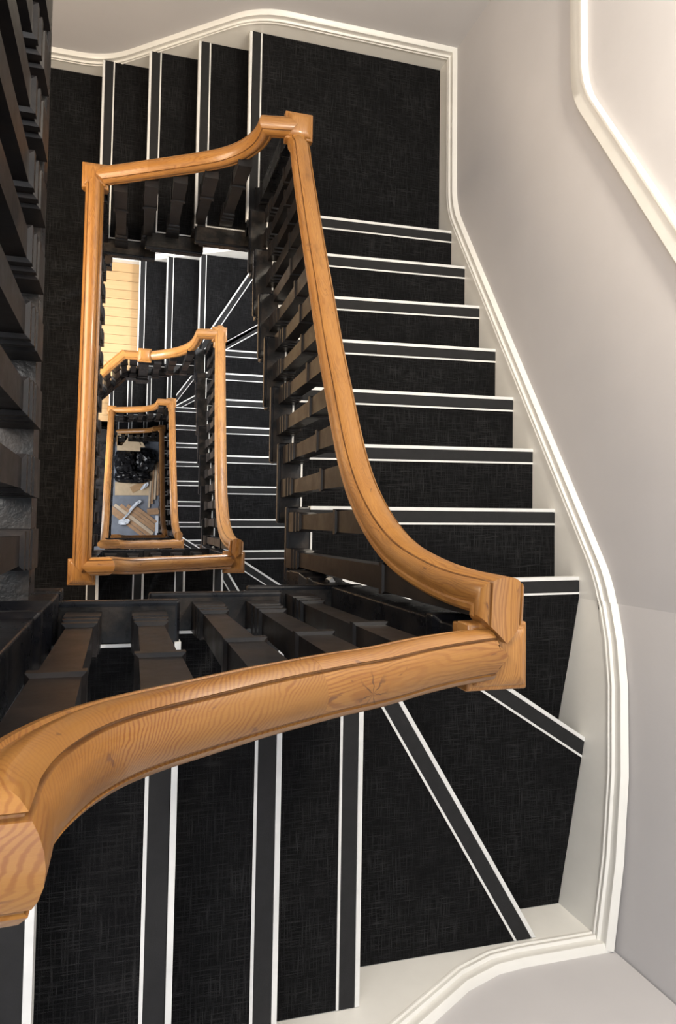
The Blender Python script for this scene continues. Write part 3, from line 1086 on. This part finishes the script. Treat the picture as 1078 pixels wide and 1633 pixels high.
lo = [(0.08, 1.64), (0.52, 1.66), (0.40, 1.86), (0.24, 1.88)]
for z in (0.0, 0.008):
    pass
prism(bm, lo, ZF + 0.295, ZF + 0.303)
prism(bm, [(0.14, 1.67), (0.44, 1.69), (0.37, 1.81), (0.26, 1.83)], ZF + 0.303, ZF + 0.318)
tag(obj('folded_card', bm, CARDP, loc=(0.30, 1.76, ZF + 0.29)), 'folded pale piece of card lying across the open box', 'cardboard')
sheet('cardboard_sheet', 0.30, 0.885, 0.62, 0.25, ZF + 0.02, 0.008, 0.02, CARDP, 'flat pale cardboard sheet below the black sacks', 'cardboard')
sheet('cardboard_sheet', 0.42, 0.93, 0.30, 0.12, ZF + 0.045, 0.008, 0.5, CARD, 'smaller brown cardboard flap lying aslant on the pale sheet', 'cardboard', tilt=0.06)
A = -0.65
px, py = math.sin(-A), math.cos(A)
PL = ['brown plank at the lower left edge of the wrapped bundle', 'second brown plank from the lower left in the wrapped bundle', 'paler plank third from the lower left in the bundle',
      'brown plank fourth from the lower left in the bundle', 'long brown plank fifth from the lower left in the bundle', 'shortest brown plank at the upper right edge of the bundle']
for k in range(6):
    o = (k - 2.5) * 0.068
    ln = (0.98, 0.92, 0.90, 0.80, 0.66, 0.50)[k]
    sh = (0.0, 0.02, 0.05, 0.09, 0.12, 0.16)[k]
    bm = bmesh.new()
    box(bm, -ln / 2, ln / 2, -0.031, 0.031, 0, 0.022 + 0.006 * (k % 3))
    cx, cy = 0.33 + px * o + math.cos(A) * sh, 0.36 + py * o + math.sin(A) * sh
    bmesh.ops.transform(bm, matrix=Matrix.Translation((cx, cy, ZF + 0.002)) @ Matrix.Rotation(A + (k % 2) * 0.015, 4, 'Z'), verts=bm.verts)
    tag(obj('timber_plank', bm, (TIMB, TIMB, TIMP, TIMB, TIMB, TIMB)[k], loc=(cx, cy, ZF)), PL[k], 'plank')
for k in range(4):
    bm = bmesh.new()
    box(bm, -0.40 + 0.05 * k, 0.40, -0.018, 0.018, 0, 0.04 + 0.01 * (k % 2))
    cx, cy = 0.635 + 0.046 * k, 0.93 + 0.03 * k
    bmesh.ops.transform(bm, matrix=Matrix.Translation((cx, cy, ZF + 0.002)) @ Matrix.Rotation(1.53 + 0.012 * k, 4, 'Z'), verts=bm.verts)
    tag(obj('timber_batten', bm, (TIMP, TIMB)[k % 2], loc=(cx, cy, ZF)),
        ['first pale batten from the left in the upright row', 'brown batten second in the upright row', 'pale batten third in the upright row', 'brown batten nearest the right wall of the well'][k], 'batten')
sheet('timber_board', 0.70, 0.46, 0.22, 0.12, ZF + 0.005, 0.02, 0.08, TIMB, 'short brown board at the foot of the upright battens', 'board')
sheet('white_strip', 0.775, 0.17, 0.055, 0.42, ZF + 0.005, 0.03, 0.0, WRAP, 'narrow white plastic strip in the lower right corner of the well', 'strip')


def crumple(pts, w, label, name):
    bm = bmesh.new()
    rnd = random.Random(11)
    rows = []
    for i, (x, y, ww) in enumerate(pts):
        row = []
        for j in range(6):
            s = (j / 5 - 0.5) * ww
            row.append(bm.verts.new((x + s + rnd.uniform(-0.01, 0.01), y + s * 0.5, ZF + 0.075 + rnd.uniform(0, 0.035))))
        rows.append(row)
    for i in range(len(rows) - 1):
        for j in range(5):
            bm.faces.new((rows[i][j], rows[i][j + 1], rows[i + 1][j + 1], rows[i + 1][j]))
    g = bmesh.ops.extrude_face_region(bm, geom=list(bm.faces))
    bmesh.ops.translate(bm, verts=[v for v in g['geom'] if isinstance(v, bmesh.types.BMVert)], vec=(0, 0, 0.004))
    return tag(obj(name, bm, WRAP, loc=(pts[0][0], pts[0][1], ZF + 0.1)), label, 'plastic wrap')


crumple([(0.43, 0.66, 0.10), (0.40, 0.60, 0.16), (0.34, 0.54, 0.12), (0.27, 0.46, 0.07), (0.22, 0.38, 0.07), (0.16, 0.31, 0.06), (0.14, 0.27, 0.05)], 0.1,
        'twisted white plastic wrap trailing over the planks', 'plastic_wrap')
crumple([(0.10, 0.29, 0.05), (0.16, 0.265, 0.17), (0.20, 0.24, 0.17), (0.22, 0.215, 0.05)], 0.1, 'white crumpled plastic patch at the end of the bundle', 'plastic_wrap')
crumple([(0.56, 1.0, 0.08), (0.54, 0.94, 0.13), (0.50, 0.88, 0.09)], 0.1, 'clear crumpled plastic beside the upright battens', 'plastic_wrap')
